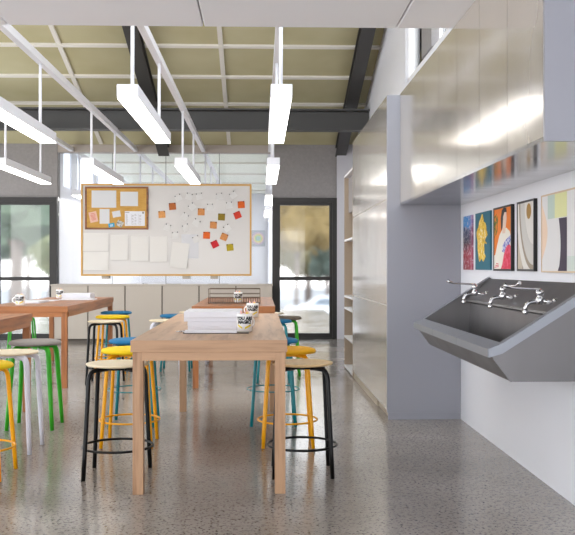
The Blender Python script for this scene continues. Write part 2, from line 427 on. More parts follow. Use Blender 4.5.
for i in range(4):
    y0, y1 = ys[i]+0.001, ys[i+1]-0.001
    lb = ['tall steel-faced cupboard with the grey end panel', 'second tall steel-faced cupboard from the grey end panel', 'third tall steel-faced cupboard from the grey end panel', 'farthest tall steel-faced cupboard, beside the open shelves'][i]
    t = thing('tall_cupboard', lb, 'cupboard', (XT, y0, 0), 0, 'tall cupboards along the right wall')
    d = XW-XT-0.002; ww = y1-y0
    o = 0.0225 if i == 0 else 0
    MB().box(0.022, d, o, ww, 0.07, 2.56).build('carcass', m_gap, t)
    MB().box(0.03 if i == 0 else 0.012, d, o, ww, 0.0, 0.069).build('plinth', m_plinth, t)
    for z0, z1 in ((0.072, 0.894), (0.904, 1.736), (1.746, 2.56)):
        MB().box(0, 0.021, 0.0015+o, ww-0.0015, z0, z1).build('door', m_champ, t)
    for zg in (0.894, 1.736): MB().box(0.014, 0.0215, 0.002+o, ww-0.002, zg+0.0005, zg+0.0095).build('finger_groove', m_batten, t)
    if i == 0:
        MB().box(-0.001, d, 0, 0.0215, 0.055, 2.56).build('end_panel', m_side, t)
        MB().box(0.008, d, 0.002, 0.0215, 0, 0.054).build('end_plinth', m_side, t)
# open shelves past the tall cupboards
t = thing('open_shelf_unit', 'open pale shelf unit in the far end of the tall cupboards', 'shelf', (XT, 9.532, 0))
d = XW-XT-0.002; ww = 0.98
m_shelfi = mat('shelf_lining', rgb(170, 152, 132), 0.5)
MB().box(d-0.02, d, 0, ww, 0.02, 2.3).build('back_panel', m_shelfi, t)
MB().box(0, d-0.02, ww-0.02, ww, 0, 2.3).build('side_panel', m_shelfi, t)
MB().box(0, d-0.02, 0, 0.02, 0, 2.3).build('side_panel', m_shelfi, t)
for z in (0.03, 0.38, 0.72, 0.86, 1.52, 2.28): MB().box(0, d-0.02, 0.02, ww-0.02, z-0.012, z+0.012).build('shelf', m_white, t)
MB().box(0.05, d-0.02, 0.02, ww-0.02, 1.85, 2.26).build('panel', m_conc, t)

# base cupboards along the glass wall
bw = (0.186+3.357)/6
ords = ['leftmost', 'second from left', 'third from left', 'third from right', 'second from right', 'rightmost']
for i in range(6):
    a = -3.357+i*bw
    t = thing('base_cupboard', 'low taupe cupboard under the whiteboard, %s of six' % ords[i], 'cupboard', (a, 14.15, 0), 0, 'low cupboards under the whiteboard')
    MB().box(0.001, bw-0.001, 0.02, 0.57, 0.06, 0.905).build('carcass', m_gap, t)
    MB().box(0.009, bw-0.009, 0, 0.0195, 0.06, 0.903, 0.0015).build('door', m_base, t)
    MB().box(0.001, bw-0.001, 0.04, 0.55, 0.0, 0.06).build('plinth', m_gap, t)
tag(MB().box(-3.36, 0.189, 14.145, 14.73, 0.906, 0.93, 0.002).build('worktop', m_base), 'long taupe worktop over the low cupboards below the whiteboard', 'worktop')

# ------------------------------------------------------------------ tables
def table(label, x0, x1, y0, y1, W):
    t = thing('work_table', label, 'table', ((x0+x1)/2, (y0+y1)/2, 0), 0, 'wooden work tables')
    a, b = (x1-x0)/2, (y1-y0)/2; H = 0.815; lw = 0.056
    MB().box(-a, a, -b+0.02, b-0.02, H-0.062, H, 0.001).build('tabletop', W['Y'], t)
    for y0_, y1_ in ((-b, -b+0.0199), (b-0.0199, b)): MB().box(-a, a, y0_, y1_, H-0.062, H, 0.0015).build('edge_band', W['X'], t)
    i = 0.004; zl = H-0.107; zt = H-0.0625
    for s in (-1, 1):
        MB().box(-a+i+lw, a-i-lw, s*(b-i)-(0.03 if s > 0 else 0), s*(b-i)+(0.03 if s < 0 else 0), zl, zt, 0.001).build('apron', W['X'], t)
        MB().box(s*(a-i)-(0.03 if s > 0 else 0), s*(a-i)+(0.03 if s < 0 else 0), -b+i+lw, b-i-lw, zl, zt, 0.001).build('apron', W['Y'], t)
        for q in (-1, 1):
            cx, cy = s*(a-0.010-lw/2), q*(b-0.006-lw/2)
            MB().box(cx-lw/2, cx+lw/2, cy-lw/2, cy+lw/2, 0, zt, 0.002).build('leg', W['Z'], t)
    return t
T1 = (-0.688, 0.139); T2 = (-2.744, -1.917)
table('pale oak work table in front, carrying the paper stack', *T1, 4.66, 7.39, wood_top)
table('reddish oak work table in the middle, carrying the wire rack', *T1, 8.75, 11.47, wood_red)
table('reddish oak work table at the left edge, beside the grey and green stool', *T2, 4.73, 7.44, wood_red)
table('reddish oak work table at the back left, with mugs and flat books', *T2, 8.79, 11.5, wood_red)

# ------------------------------------------------------------------ stools
def stool(label, x, y, seat, sm, fm, ring=None, leg=0.0132, rot=0.0):
    t = thing('bar_stool', label, 'stool', (x, y-0.03*(x-0.03*y), 0), rot, 'round bar stools')
    if seat == 'ply':
        prof = [(0, .638), (.08, .639), (.15, .644), (.172, .648), (.180, .646), (.1815, .641), (.176, .634), (.15, .629), (.08, .624), (0, .623)]
        zt, R0 = 0.618, 0.165
    else:
        prof = [(0, .654), (.12, .654), (.165, .652), (.185, .646), (.194, .636), (.193, .627), (.184, .620), (.16, .617), (0, .617)]
        zt, R0 = 0.608, 0.15
    MB().lathe(prof, 48).build('seat', sm, t)
    lt = leg*1.25 if ring is None else leg
    MB().lathe([(0, zt+.006), (.10, zt+.006), (.10, zt-.006), (.06, zt-.01), (0, zt-.01)], 24).build('seat_plate', fm, t)
    for k in range(4):
        a = PI/4 + k*PI/2; c, s = math.cos(a), math.sin(a)
        rz = [(0.07, zt-0.002), (R0-0.02, zt-0.003), (R0+0.002, zt-0.006), (R0+0.018, zt-0.016), (R0+0.029, zt-0.033), (R0+0.035, zt-0.058), (0.235, 0.0)]
        mid = [(R0+0.035 + (0.235-R0-0.035)*f, (zt-0.058)*(1-f)) for f in (0.25, 0.5, 0.75)]
        path = rz[:6]+mid+rz[6:]
        lower = leg*0.95
        rad = [lt]*6 + ([lt*(1-f)+lower*f for f in (0.25, 0.5, 0.75, 1.0)])
        MB().tube([(r*c, r*s, z) for r, z in path], rad, 12).build('leg', fm, t)
    if ring:
        z, r, tr = ring
        MB().tube([(r*math.cos(2*PI*i/48), r*math.sin(2*PI*i/48), z) for i in range(48)], tr, 8, True).build('foot_ring', fm, t)
    return t
RB_ = (0.166, 0.202, 0.0075); RY = (0.166, 0.2025, 0.0065); RT = (0.265, 0.202, 0.0045)
# right and left of the front table
stool('black-legged stool with a cream seat at the left front corner of the pale oak table', -0.832, 5.11, 'ply', m_cream, m_black, RB_)
stool('yellow stool left of the pale oak table, behind the black-legged cream one', -0.895, 6.0, 'pad', m_yel, m_yframe, RY)
stool('blue-seated teal stool left of the pale oak table, behind the yellow one', -0.976, 6.77, 'pad', m_blue, m_tframe, RT)
stool('black-legged stool with a birch seat at the right front corner of the pale oak table', 0.24, 5.16, 'ply', m_birch, m_black, RB_)
stool('amber yellow stool right of the pale oak table, behind the black-legged birch one', 0.18, 6.0, 'pad', m_amb, m_yframe, RY)
stool('blue-seated teal stool tucked under the right of the pale oak table', 0.0935, 6.8, 'pad', m_blue, m_tframe, RT)
# middle table
stool('white-legged stool with a cream seat left of the middle table, nearest there', -1.0, 9.3, 'ply', m_cream, m_wframe)
stool('blue-seated teal stool left of the middle table, second along', -0.99, 10.3, 'pad', m_blue, m_tframe, RT)
stool('cream-seated stool left of the middle table, farthest along', -0.845, 11.05, 'ply', m_cream, m_wframe)
stool('blue-seated teal stool right of the middle table, nearest there', 0.13, 9.28, 'pad', m_blue, m_tframe, RT)
stool('green-legged stool with a taupe seat before the right-hand door', 0.262, 9.86, 'pad', m_brownf, m_gframe)
stool('cream-seated stool right of the middle table, farthest along', 0.1, 10.75, 'ply', m_cream, m_wframe)
# right side of the left tables
stool('yellow stool cut off by the left edge of the photo', -1.63, 5.08, 'pad', m_yel, m_yframe, RY)
stool('white-legged stool with a cream seat beside the left edge table', -1.65, 5.8, 'ply', m_cream, m_wframe, None, 0.0152)
stool('green-legged stool with a grey seat at the corner of the left edge table', -1.705, 6.64, 'pad', m_greyf, m_gframe, None, 0.0152)
stool('black-legged stool with a cream seat at the back left table', -1.617, 9.14, 'ply', m_cream, m_black, RB_)
stool('yellow stool at the back left table, behind the black-legged cream one', -1.70, 10.08, 'pad', m_yel, m_yframe, RY)
stool('blue-seated teal stool at the back left table, farthest in its row', -1.81, 11.0, 'pad', m_blue, m_tframe, RT)
# seen between the legs on the far side of the back left table
stool('green-legged stool on the far side of the back left table', -2.88, 10.6, 'pad', m_greyf, m_gframe, None, 0.009, 0.35)

# ------------------------------------------------------------------ mugs with pencils
def text_mesh(name, s, size, mt, parent, fn):
    cu = bpy.data.curves.new('t', 'FONT'); cu.body = s; cu.size = size; cu.align_x = 'CENTER'; cu.align_y = 'CENTER'; cu.extrude = 0.0; cu.offset = size*0.075
    cu.resolution_u = 2; cu.space_line = 0.85
    o = bpy.data.objects.new('t', cu); COL.objects.link(o)
    dg = bpy.context.evaluated_depsgraph_get()
    me = bpy.data.meshes.new_from_object(o.evaluated_get(dg)); bpy.data.objects.remove(o)
    for v in me.vertices: v.co = fn(v.co)
    me.name = name; me.materials.append(mt)
    r = bpy.data.objects.new(name, me); COL.objects.link(r); r.parent = parent; return r
def on_mug(rad):
    def f(c):
        a = c.x / rad - PI/2
        return Vector((rad*math.cos(a), rad*math.sin(a), c.y))
    return f
def mug(label, x, y, z, r=0.047, h=0.108, handle=0.0, rot=0.0, group='lettered white mugs'):
    t = thing('mug', label, 'mug', (x, y, z), rot, group)
    MB().lathe([(0, 0), (r-.004, 0), (r, .004), (r, h-.002), (r-.0015, h), (r-.004, h-.001), (r-.0045, .006), (0, .006)], 32).build('mug_body', m_mug, t)
    c, s = math.cos(handle), math.sin(handle)
    pts = [(r-.003+.034*math.sin(PI*i/10), h/2+.03*math.cos(PI*i/10)) for i in range(11)]
    MB().tube([(q*c, q*s, zz) for q, zz in pts], 0.0055, 8).build('handle', m_mug, t)
    R = r+0.0008
    f = on_mug(R)
    text_mesh('lettering', 'YOU ARE\nMAGIC!', 0.026, m_ink, t, lambda c_: f(Vector((c_.x, c_.y+h*0.64, 0))))
    mb = MB()
    for x0, z0, x1, z1 in ((-0.046, 0.036, -0.014, 0.018), (0.002, 0.017, 0.042, 0.036)):
        for k in range(8):
            a, b2 = k/8, (k+1)/8
            q = [(x0+(x1-x0)*a, z0+(z1-z0)*a), (x0+(x1-x0)*b2, z0+(z1-z0)*b2)]
            mb.quad([f(Vector((q[0][0], q[0][1], 0))), f(Vector((q[1][0], q[1][1], 0))), f(Vector((q[1][0], q[1][1]+.011, 0))), f(Vector((q[0][0], q[0][1]+.011, 0)))])
    mb.build('printed_stripe', m_mugyel, t)
    return t
def pencil(label, mx, my, mz, k, mt, r=0.046):
    a = k*2.4 + 0.5; rr = r*0.55
    hgt = 0.116 + 0.005*((k*7) % 3)
    t = thing('pencil', label, 'pencil', (mx, my, mz+0.0075), 0, 'pencils standing in mugs')
    b = Vector((rr*0.35*math.cos(a+2.2), rr*0.35*math.sin(a+2.2), 0.0)); e = Vector((rr*1.05*math.cos(a), rr*1.05*math.sin(a), hgt))
    d = (e-b)
    MB().tube([b, b+d*0.88], 0.0042, 6).build('shaft', mt, t)
    MB().tube([b+d*0.88, b+d*0.99], [0.0042, 0.001], 6).build('tip', m_pp if mt is m_py else mt, t)
H = 0.8152
def mug_set(where, x, y, z, **kw):
    mug('white lettered mug of pencils %s' % where, x, y, z, **kw)
    for k, (mt, nm) in enumerate(((m_py, 'yellow pencil'), (m_pp, 'pink pencil'), (m_py, 'second yellow pencil'), (m_pp, 'second pink pencil'), (m_po, 'orange pencil'))):
        pencil('%s in the mug %s' % (nm, where), x, y, z, k, mt)
mug_set('in front of the paper stack', bx(244.6, 5.30), 5.30, H, handle=0.75)
mug_set('behind the front mug on the pale oak table', bx(252.5, 6.85), 6.85, H, handle=PI-0.6)
mug_set('in the wire rack', bx(238.2, 9.47), 9.47, H+0.0115, handle=PI/2)
mug_set('at the front of the back left table', bx(20.3, 9.02), 9.02, H, handle=PI+0.1, rot=0.0)
mug_set('at the far end of the back left table', bx(60, 11.1), 11.1, H, handle=PI/2)

# ------------------------------------------------------------------ papers on tables
def ream(label, x0, x1, y0, y1, z0, z1, rz=0.0, name='paper_stack', group=None, m=None, cat='paper'):
    cx, cy = (x0+x1)/2, (y0+y1)/2
    mb = MB(); n = max(1, int((z1-z0)/0.019)); hh = (z1-z0)/n
    for i in range(n):
        j = random.uniform(-.006, .006)
        mb.box(-(x1-x0)/2+j, (x1-x0)/2+j, -(y1-y0)/2-j, (y1-y0)/2-j, i*hh, (i+1)*hh, min(0.003, hh*0.3))
    o = mb.build(name, m or m_paper); o.location = (cx, cy, z0); o.rotation_euler = (0, 0, rz)
    return tag(o, label, cat, group)
xa, xb = bx(187.5, 5.45), bx(240, 5.45)
m_clip = mat('dark_board', rgb(60, 54, 50), 0.5)
t = thing('clipboard', 'clipboard of white paper at the front of the pale oak table', 'clipboard', ((bx(185, 5.2)+bx(248, 5.2))/2, 5.26, H))
cw = (bx(249, 5.2)-bx(184, 5.2))/2
MB().box(-cw, cw, -0.14, -0.03, 0, 0.004, 0.001).build('backing', m_clip, t)
MB().box(-cw+0.008, cw-0.07, -0.135, -0.03, 0.004, 0.016, 0.001).build('paper', m_paper, t)
MB().box(-cw-0.004, -cw+0.02, -0.12, -0.06, 0.004, 0.012, 0.003).build('clip', m_chrome, t)
t = thing('pen', 'dark pen lying beside the clipboard at the left', 'pen', (bx(178, 5.3), 5.25, H+0.005))
MB().tube([(-0.005, -.02, 0), (0.035, .0, 0)], [0.0025, 0.0048], 8).build('tip', m_chrome, t)
MB().tube([(0.035, 0, 0), (0.055, 0.01, 0)], 0.0048, 8).build('barrel', m_clip, t)
ream('white paper stack on the pale oak table, lowest of the pile', xa+0.012, xb+0.012, 5.35, 5.72, H, H+0.056, group='paper reams on the pale oak table')
ream('white paper stack on the pale oak table, middle of the pile', xa-0.016, xb, 5.36, 5.73, H+0.0565, H+0.080, m=m_paper, group='paper reams on the pale oak table')
ream('white paper stack on the pale oak table, topmost of the pile', xa-0.008, xb+0.015, 5.34, 5.72, H+0.0805, H+0.118, group='paper reams on the pale oak table')
# curled sheet lying behind the pile
mb = MB(); pts = [(-0.06, 0.0), (-0.02, 0.012), (0.02, 0.028), (0.05, 0.036), (0.06, 0.034), (0.068, 0.022), (0.07, 0.0)]
mb.prism([(x, z) for x, z in pts], 'Y', -0.1, 0.1)
o = mb.build('rolled_sheet', m_page); o.location = (bx(216, 6.6), 6.6, H); tag(o, 'loosely rolled cream sheet behind the paper pile on the pale oak table', 'paper')
o.scale = (1.1, 1, 2.0)
ream('thick white paper stack at the far end of the back left table', bx(65, 10.9), bx(93, 10.9), 10.72, 11.02, H, H+0.07, group='papers on the back left table')
ream('flat white sheets under the mug at the far end of the back left table', bx(62, 10.6), bx(96, 10.6), 10.44, 10.68, H, H+0.012, group='papers on the back left table')
ream('flat white book lying behind the front mug on the back left table', bx(25, 9.9), bx(48.5, 9.9), 9.5, 9.95, H, H+0.02, group='papers on the back left table')
ream('thin loose sheets beside the flat white book on the back left table', bx(45, 10.3), bx(58, 10.3), 10.1, 10.38, H, H+0.008, group='papers on the back left table')

# wire rack
xl, xr = bx(208.5, 9.33), bx(260, 9.33)
t = thing('wire_rack', 'bronze wire rack with a mug in it on the middle table', 'rack', ((xl+xr)/2, 9.33, H))
a = (xr-xl)/2; d = 0.26; q = 0.0036
def loop(z, y0=0.0, y1=d): return [(-a, y0, z), (a, y0, z), (a, y1, z), (-a, y1, z)]
mb = MB()
for z in (0.006, 0.062):
    p = loop(z)
    for i in range(4): mb.tube([p[i], p[(i+1) % 4]], q, 8)
for sx in (-a, a): mb.tube([(sx, 0, 0.0), (sx, 0, 0.158)], q, 8).tube([(sx, d, 0.0), (sx, d, 0.158)], q, 8)
mb.build('rack_frame', m_wire, t)
mb = MB(); p = loop(0.158)
for i in range(4): mb.tube([p[i], p[(i+1) % 4]], q, 8)
for yy in (0.0, d): mb.tube([(-a, yy, 0.105), (a, yy, 0.105)], q*0.8, 8)
mb.build('top_rail', m_wire, t)
mb = MB()
for i in range(1, 22):
    x = -a + 2*a*i/22
    mb.tube([(x, 0, 0.062), (x, 0, 0.006), (x, d, 0.006), (x, d, 0.062)], 0.0028, 6)
mb.build('wire_slats', m_wire, t)

# paper piles on the low worktop
YWK = 14.4
def pile(label, x0, x1, h, g='papers on the low worktop', z=0.9305, dy=0.0):
    return ream(label, bx(x0, YWK), bx(x1, YWK), 14.2+dy, 14.42+dy, z, z+h, group=g, m=m_paper)
pile('white paper pile at the right end of the low worktop', 240.5, 257, 0.03)
pile('topmost white book on the paper pile at the right of the low worktop', 243, 260, 0.028, z=0.9612, dy=0.01)
pile('flat white sheets left of the tall pile on the low worktop', 229, 239.8, 0.012)
pile('flat white sheets below the right half of the whiteboard', 182, 208, 0.012)
pile('wide flat white sheets below the middle of the whiteboard', 150, 167, 0.02)
pile('small white sheet pile below the corkboard', 139, 144.5, 0.02)

# ------------------------------------------------------------------ whiteboard
YWB = 14.62
X0, X1 = bx(81, YWB), bx(251.6, YWB); Z0, Z1 = bz(276, YWB, -1.5), bz(184, YWB, -1.5)
t = thing('whiteboard', 'large whiteboard in a thin pale wood frame hung on the glass wall', 'whiteboard', ((X0+X1)/2, YWB, Z0))
hw = (X1-X0)/2; hz = Z1-Z0; fw = 0.03
MB().box(-hw+fw, hw-fw, 0, 0.02, fw, hz-fw).build('board_surface', m_board, t)
MB().box(-hw, hw, -0.014, 0.03, 0, fw, 0.003).box(-hw, hw, -0.014, 0.03, hz-fw, hz, 0.003).box(-hw, -hw+fw, -0.014, 0.03, fw, hz-fw, 0.003).box(hw-fw, hw, -0.014, 0.03, fw, hz-fw, 0.003).build('frame', m_goldf, t)
for px in (105, 186, 214): MB().box(bx(px, YWB)-(X0+X1)/2-0.06, bx(px, YWB)-(X0+X1)/2+0.06, 0.021, 0.185, -0.05, 0.09).build('bracket', m_base, t)
def onboard(px, py): return bx(px, YWB), bz(py, YWB, bx(px, YWB))
# corkboard
cx0, cz1 = onboard(85.1, 186.7); cx1, cz0 = onboard(148.4, 229.7)
YC = YWB-0.001
t = thing('corkboard', 'corkboard in a brown frame on the left of the whiteboard', 'corkboard', ((cx0+cx1)/2, YC, cz0))
hw = (cx1-cx0)/2; hz = cz1-cz0; fw = 0.03
MB().box(-hw+fw, hw-fw, -0.012, 0, fw, hz-fw).build('cork_surface', m_cork, t)
MB().box(-hw, hw, -0.022, 0, 0, fw, 0.002).box(-hw, hw, -0.022, 0, hz-fw, hz, 0.002).box(-hw, -hw+fw, -0.022, 0, fw, hz-fw, 0.002).box(hw-fw, hw, -0.022, 0, fw, hz-fw, 0.002).build('frame', m_brownframe, t)
def sheet(name, label, px, py, w, h, rot, m, yo, group, pins=None, cat='paper', curl=0.0):
    x, z = onboard(px, py); k = YWB/FPX; w *= k; h *= k
    R = Matrix.Rotation(math.radians(rot), 4, 'Y')   # positive rot = clockwise as seen
    o = bpy.data.objects.new(name, None) if pins else None
    b = bmesh.new(); n = 6
    rows = []
    for th in (0, 1):
        g = []
        for j in range(n+1):
            f = j/n
            off = -curl*(1-f)**2 - (0.0 if th else 0.0012)
            g.append([b.verts.new((sx*w/2, off, -h/2+h*f)) for sx in (-1, 1)])
        rows.append(g)
    for th in (0, 1):
        for j in range(n):
            b.faces.new((rows[th][j][0], rows[th][j][1], rows[th][j+1][1], rows[th][j+1][0]))
    for j in range(n):
        for c in (0, 1): b.faces.new((rows[0][j][c], rows[0][j+1][c], rows[1][j+1][c], rows[1][j][c]))
    for j in (0, n): b.faces.new((rows[0][j][0], rows[0][j][1], rows[1][j][1], rows[1][j][0]))
    bmesh.ops.recalc_face_normals(b, faces=b.faces)
    mb = MB(); mb._merge(b, R)
    if pins is None:
        o = mb.build(name, m); o.location = (x, YWB-yo, z); return tag(o, label, cat, group)
    COL.objects.link(o); o.location = (x, YWB-yo, z); tag(o, label, cat, group)
    mb.build('sheet', m, o)
    for qx, qy in pins:
        ax, az = onboard(qx, qy)
        MB().lathe([(0, -.001), (.008, -.001), (.0096, .003), (.008, .009), (0, .010)], 12, M=Matrix.Translation((ax-x, -0.0015, az-z)) @ Matrix.Rotation(PI/2, 4, 'X')).build('pin', m_black, o)
    return o
G1 = 'large blank sheets on the whiteboard'
sheet('paper_sheet', 'upper blank landscape sheet below the corkboard', 95.8, 242, 24.9, 18, 0, m_page, 0.002, G1, curl=0.02)
sheet('paper_sheet', 'lower blank landscape sheet below the corkboard', 95.9, 261, 24.9, 18.4, 0, m_page, 0.002, G1, curl=0.02)
sheet('paper_sheet', 'blank portrait sheet on the whiteboard, next to the landscape pair', 119.2, 247.4, 17.4, 25.3, 0, m_page, 0.002, G1, curl=0.025)
sheet('paper_sheet', 'blank portrait sheet on the whiteboard, second of the portrait row', 139.8, 248.6, 17.4, 25, 0, m_page, 0.002, G1, curl=0.025)
sheet('paper_sheet', 'blank portrait sheet on the whiteboard, third of the portrait row', 158.7, 249.2, 17.2, 25.4, 0, m_page, 0.002, G1, curl=0.025)
sheet('paper_sheet', 'pale blank sheet half hidden behind the tilted sheet', 190, 246.5, 17, 24, 0, mat('cool_paper', rgb(216, 215, 218), 0.7), 0.0015, G1)
sheet('paper_sheet', 'blank tilted sheet hanging crooked on the whiteboard', 179.6, 255.3, 17, 25, 7, m_page, 0.004, G1, curl=0.03)
# coloured notes
notecol = {k: mat('note_'+k, rgb(*c), 0.7) for k, c in dict(tan=(222, 148, 84), brown=(196, 110, 50), peach=(236, 166, 96), orange=(238, 106, 26), red=(214, 30, 44), vermilion=(226, 62, 34), olive=(150, 124, 20), mustard=(188, 164, 24)).items()}
for k, m in notecol.items():
    base = tuple(P(m)['Base Color'].default_value); f = noise(m, coords(m), 30, 3)
    L(m, ramp(m, f, [(0.35, tuple(x*0.82 for x in base[:3])+(1,)), (0.65, base)]), P(m)['Base Color'])
notes = [(172.5, 206.5, 'brown', -5, 'dark orange note nearest the corkboard top'), (161.9, 214.6, 'peach', -4, 'peach note beside the corkboard, lowest left'),
  (201.2, 212, 'tan', 1, 'tan note at the upper middle of the whiteboard'), (241.2, 204.8, 'orange', -4, 'orange note at the top right of the whiteboard'),
  (237.5, 215.2, 'vermilion', -22, 'tilted vermilion note below the top right orange one'), (221.5, 217.1, 'olive', 2, 'olive note left of the tilted vermilion one'),
  (213.4, 225.2, 'tan', 3, 'tan note below left of the olive one'), (206.6, 235.4, 'orange', 2, 'orange note lowest left among the coloured notes'),
  (224.1, 237, 'tan', 22, 'tilted tan note above the mustard one'), (214.8, 244.3, 'red', -26, 'tilted crimson note near the bottom'), (230, 247.5, 'mustard', -6, 'mustard note lowest of all the coloured notes')]
for px, py, k, rot, lb in notes:
    r = math.radians(rot); pins = []
    for sx in (-2.5, 2.5):
        dx = sx*math.cos(r) + 2.9*math.sin(r); dy = sx*math.sin(r) - 2.9*math.cos(r)
        pins.append((px+dx, py+dy))
    sheet('pinned_note', lb, px, py, 6.9, 6.9, rot, notecol[k], 0.003, 'coloured notes on the whiteboard', pins, 'note')
m_faint = mat('white_note', rgb(221, 218, 215), 0.6)
sc = 7.65; s2 = 7.1875
fa = [((218, 145), (192, 126), (226, 110)), ((295, 125), (286, 102), (323, 113)), ((372, 125), (355, 109), (393, 102)), ((322, 208), (294, 202), (324, 177)), ((270, 283), (263, 252), (294, 276)),
      ((352, 322), (348, 298), (383, 320)), ((280, 365), (249, 354), (286, 338)), ((135, 360), (124, 338), (157, 350)), ((195, 425), (172, 404), (210, 400)), ((345, 462), (327, 442), (363, 427))]
fb = [((285, 120), (262, 103), (298, 96)), ((385, 108), (356, 104), (384, 82)), ((217, 195), (198, 176), (233, 175)), ((355, 184), (334, 165), (369, 160)), ((342, 345), (313, 341), (343, 320))]
W_ = [(150+c[0]/sc, 180+c[1]/sc, [(150+a[0]/sc, 180+a[1]/sc) for a in (p, q)]) for c, p, q in fa] + [(180+c[0]/s2, 180+c[1]/s2, [(180+a[0]/s2, 180+a[1]/s2) for a in (p, q)]) for c, p, q in fb]
wl = ['below the frame, first from the corkboard', 'in the top row, second from the corkboard', 'in the top row, third from the corkboard', 'below the second of the top row', 'left of the upper tan note',
      'right of the peach note, lower middle', 'right above the tilted blank sheet', 'between the corkboard and the lower middle', 'lowest left, above the blank portrait sheets', 'left of the lowest orange note',
      'in the top row, fourth from the corkboard', 'in the top row, left of the orange corner note', 'above the olive note', 'left of the vermilion note', 'below the olive note, at the right']
for (px, py, pins), lb in zip(W_, wl):
    (ax, ay), (bx_, by) = pins
    rot = math.degrees(math.atan2(by-ay, bx_-ax))
    ux, uy = math.cos(math.radians(rot)), math.sin(math.radians(rot))
    px, py = (ax+bx_)/2 - uy*2.7, (ay+by)/2 + ux*2.7
    sheet('pinned_note', 'small white note with two pins %s' % lb, px, py, 6.6, 6.6, rot, m_faint, 0.0025, 'white notes on the whiteboard', pins, 'note')
# papers on the corkboard
G2 = 'papers pinned on the corkboard'; s3 = 8.214
def cs(x0, x1, y0, y1): return 80+(x0+x1)/2/s3, 180+(y0+y1)/2/s3, (x1-x0)/s3, (y1-y0)/s3
m_grey = mat('cool_sheet', rgb(220, 220, 222), 0.8)
m_pink = mat('pink_sheet', rgb(232, 190, 172), 0.8); m_bl = mat('blue_card', rgb(30, 160, 205), 0.6); m_photo = mat('grey_photo', rgb(196, 194, 190), 0.6)
L(m_photo, ramp(m_photo, noise(m_photo, coords(m_photo), 28, 3), [(0.4, rgb(120, 118, 116)), (0.55, rgb(206, 204, 200))]), P(m_photo)['Base Color'])
sheet('paper_sheet', 'large blank sheet at the top left of the corkboard', *cs(98, 298, 88, 228), 0, m_grey, 0.0145, G2)
sheet('paper_sheet', 'blank sheet at the top right of the corkboard', *cs(333, 477, 98, 215), 0, m_grey, 0.0145, G2)
sheet('paper_sheet', 'blank narrow portrait sheet in the middle of the corkboard', *cs(163, 243, 240, 360), 0, m_grey, 0.0145, G2)
sheet('paper_sheet', 'small tilted blank slip right of the narrow sheet', *cs(268, 334, 256, 306), -10, m_grey, 0.0145, G2)
def marks(o, rows, mt):
    mb = MB(); k = YWB/FPX/s3
    for x0, x1, y0, y1 in rows: mb.box(x0*k, x1*k, -0.0028, -0.0016, -y1*k, -y0*k)
    mb.build('printing', mt, o)
o = sheet('printed_sheet', 'pink printed slip tilted at the left of the corkboard', 80+111/s3, 180+305/s3, 64/s3, 86/s3, -12, m_pink, 0.0145, G2)
mb = MB(); k = YWB/FPX/s3
m_redink = mat('red_ink', rgb(214, 110, 100), 0.7)
for i, (w, yy) in enumerate(((34, -30), (40, -18), (40, -8), (36, 2), (40, 12), (30, 22))): mb.box(-w/2*k, w/2*k, -0.0028, -0.0016, -(yy+4)*k, -yy*k, M=Matrix.Rotation(math.radians(-12), 4, 'Y'))
mb.build('printing', m_redink, o)
sheet('photo_print', 'tilted grey photo print at the bottom of the corkboard', 80+329/s3, 180+360/s3, 52/s3, 46/s3, 28, m_photo, 0.0145, G2, cat='photo')
o = sheet('card', 'small bright blue card at the bottom of the corkboard', 80+260/s3, 180+372/s3, 50/s3, 32/s3, -10, m_bl, 0.016, G2, cat='card')
mb = MB()
for w, yy in ((26, -4), (22, 5)): mb.box(-w/2*k, w/2*k, -0.0028, -0.0016, -(yy+5)*k, -yy*k, M=Matrix.Rotation(math.radians(-10), 4, 'Y'))
mb.build('printing', m_white, o)
o = sheet('printed_sheet', 'white sheet with a printed table at the right of the corkboard', *cs(370, 533, 258, 378), 0, m_paper, 0.0145, G2)
rows = [(-78, -45, -52, -47), (60, 74, -56, -40)]
m_pale = mat('grey_ink', rgb(150, 140, 132), 0.7)
for i in range(11):
    yy = -36+i*8
    rows.append((-74, -62+((i*5) % 9), yy, yy+2.5))
    for c0 in (-24, -2, 36): 
        if (i+c0) % 3: rows.append((c0, c0+10+((i*7) % 9), yy, yy+2.5))
rows += [(-26, -25, -36, 50), (30, 31, -36, 50)]
marks(o, rows, m_pale)

# picture on the far wall
x0, z1 = bx(251.5, 24.98), bz(230.5, 24.98); x1, z0 = bx(265, 24.98), bz(246.5, 24.98)
m_rain = mat('pastel_print', rgb(200, 200, 210), 0.6)
_g = N(m_rain, 'ShaderNodeTexGradient'); _g.gradient_type = 'SPHERICAL'
_mp = N(m_rain, 'ShaderNodeMapping'); _mp.inputs['Scale'].default_value = (5, 5, 5); _tc = N(m_rain, 'ShaderNodeTexCoord')
L(m_rain, _tc.outputs['Object'], _mp.inputs['Vector']); L(m_rain, _mp.outputs['Vector'], _g.inputs['Vector'])
L(m_rain, ramp(m_rain, _g.outputs['Fac'], [(0.0, rgb(186, 190, 196)), (0.15, rgb(200, 186, 206)), (0.35, rgb(226, 206, 190)), (0.5, rgb(222, 222, 150)), (0.7, rgb(160, 206, 200)), (1, rgb(220, 200, 214))]), P(m_rain)['Base Color'])
t = thing('picture', 'small pastel circle picture on the wall of the room behind the glass', 'picture', ((x0+x1)/2, 24.995, (z0+z1)/2))
MB().box(-(x1-x0)/2, (x1-x0)/2, -0.03, 0, -(z1-z0)/2, (z1-z0)/2).build('canvas', m_rain, t)

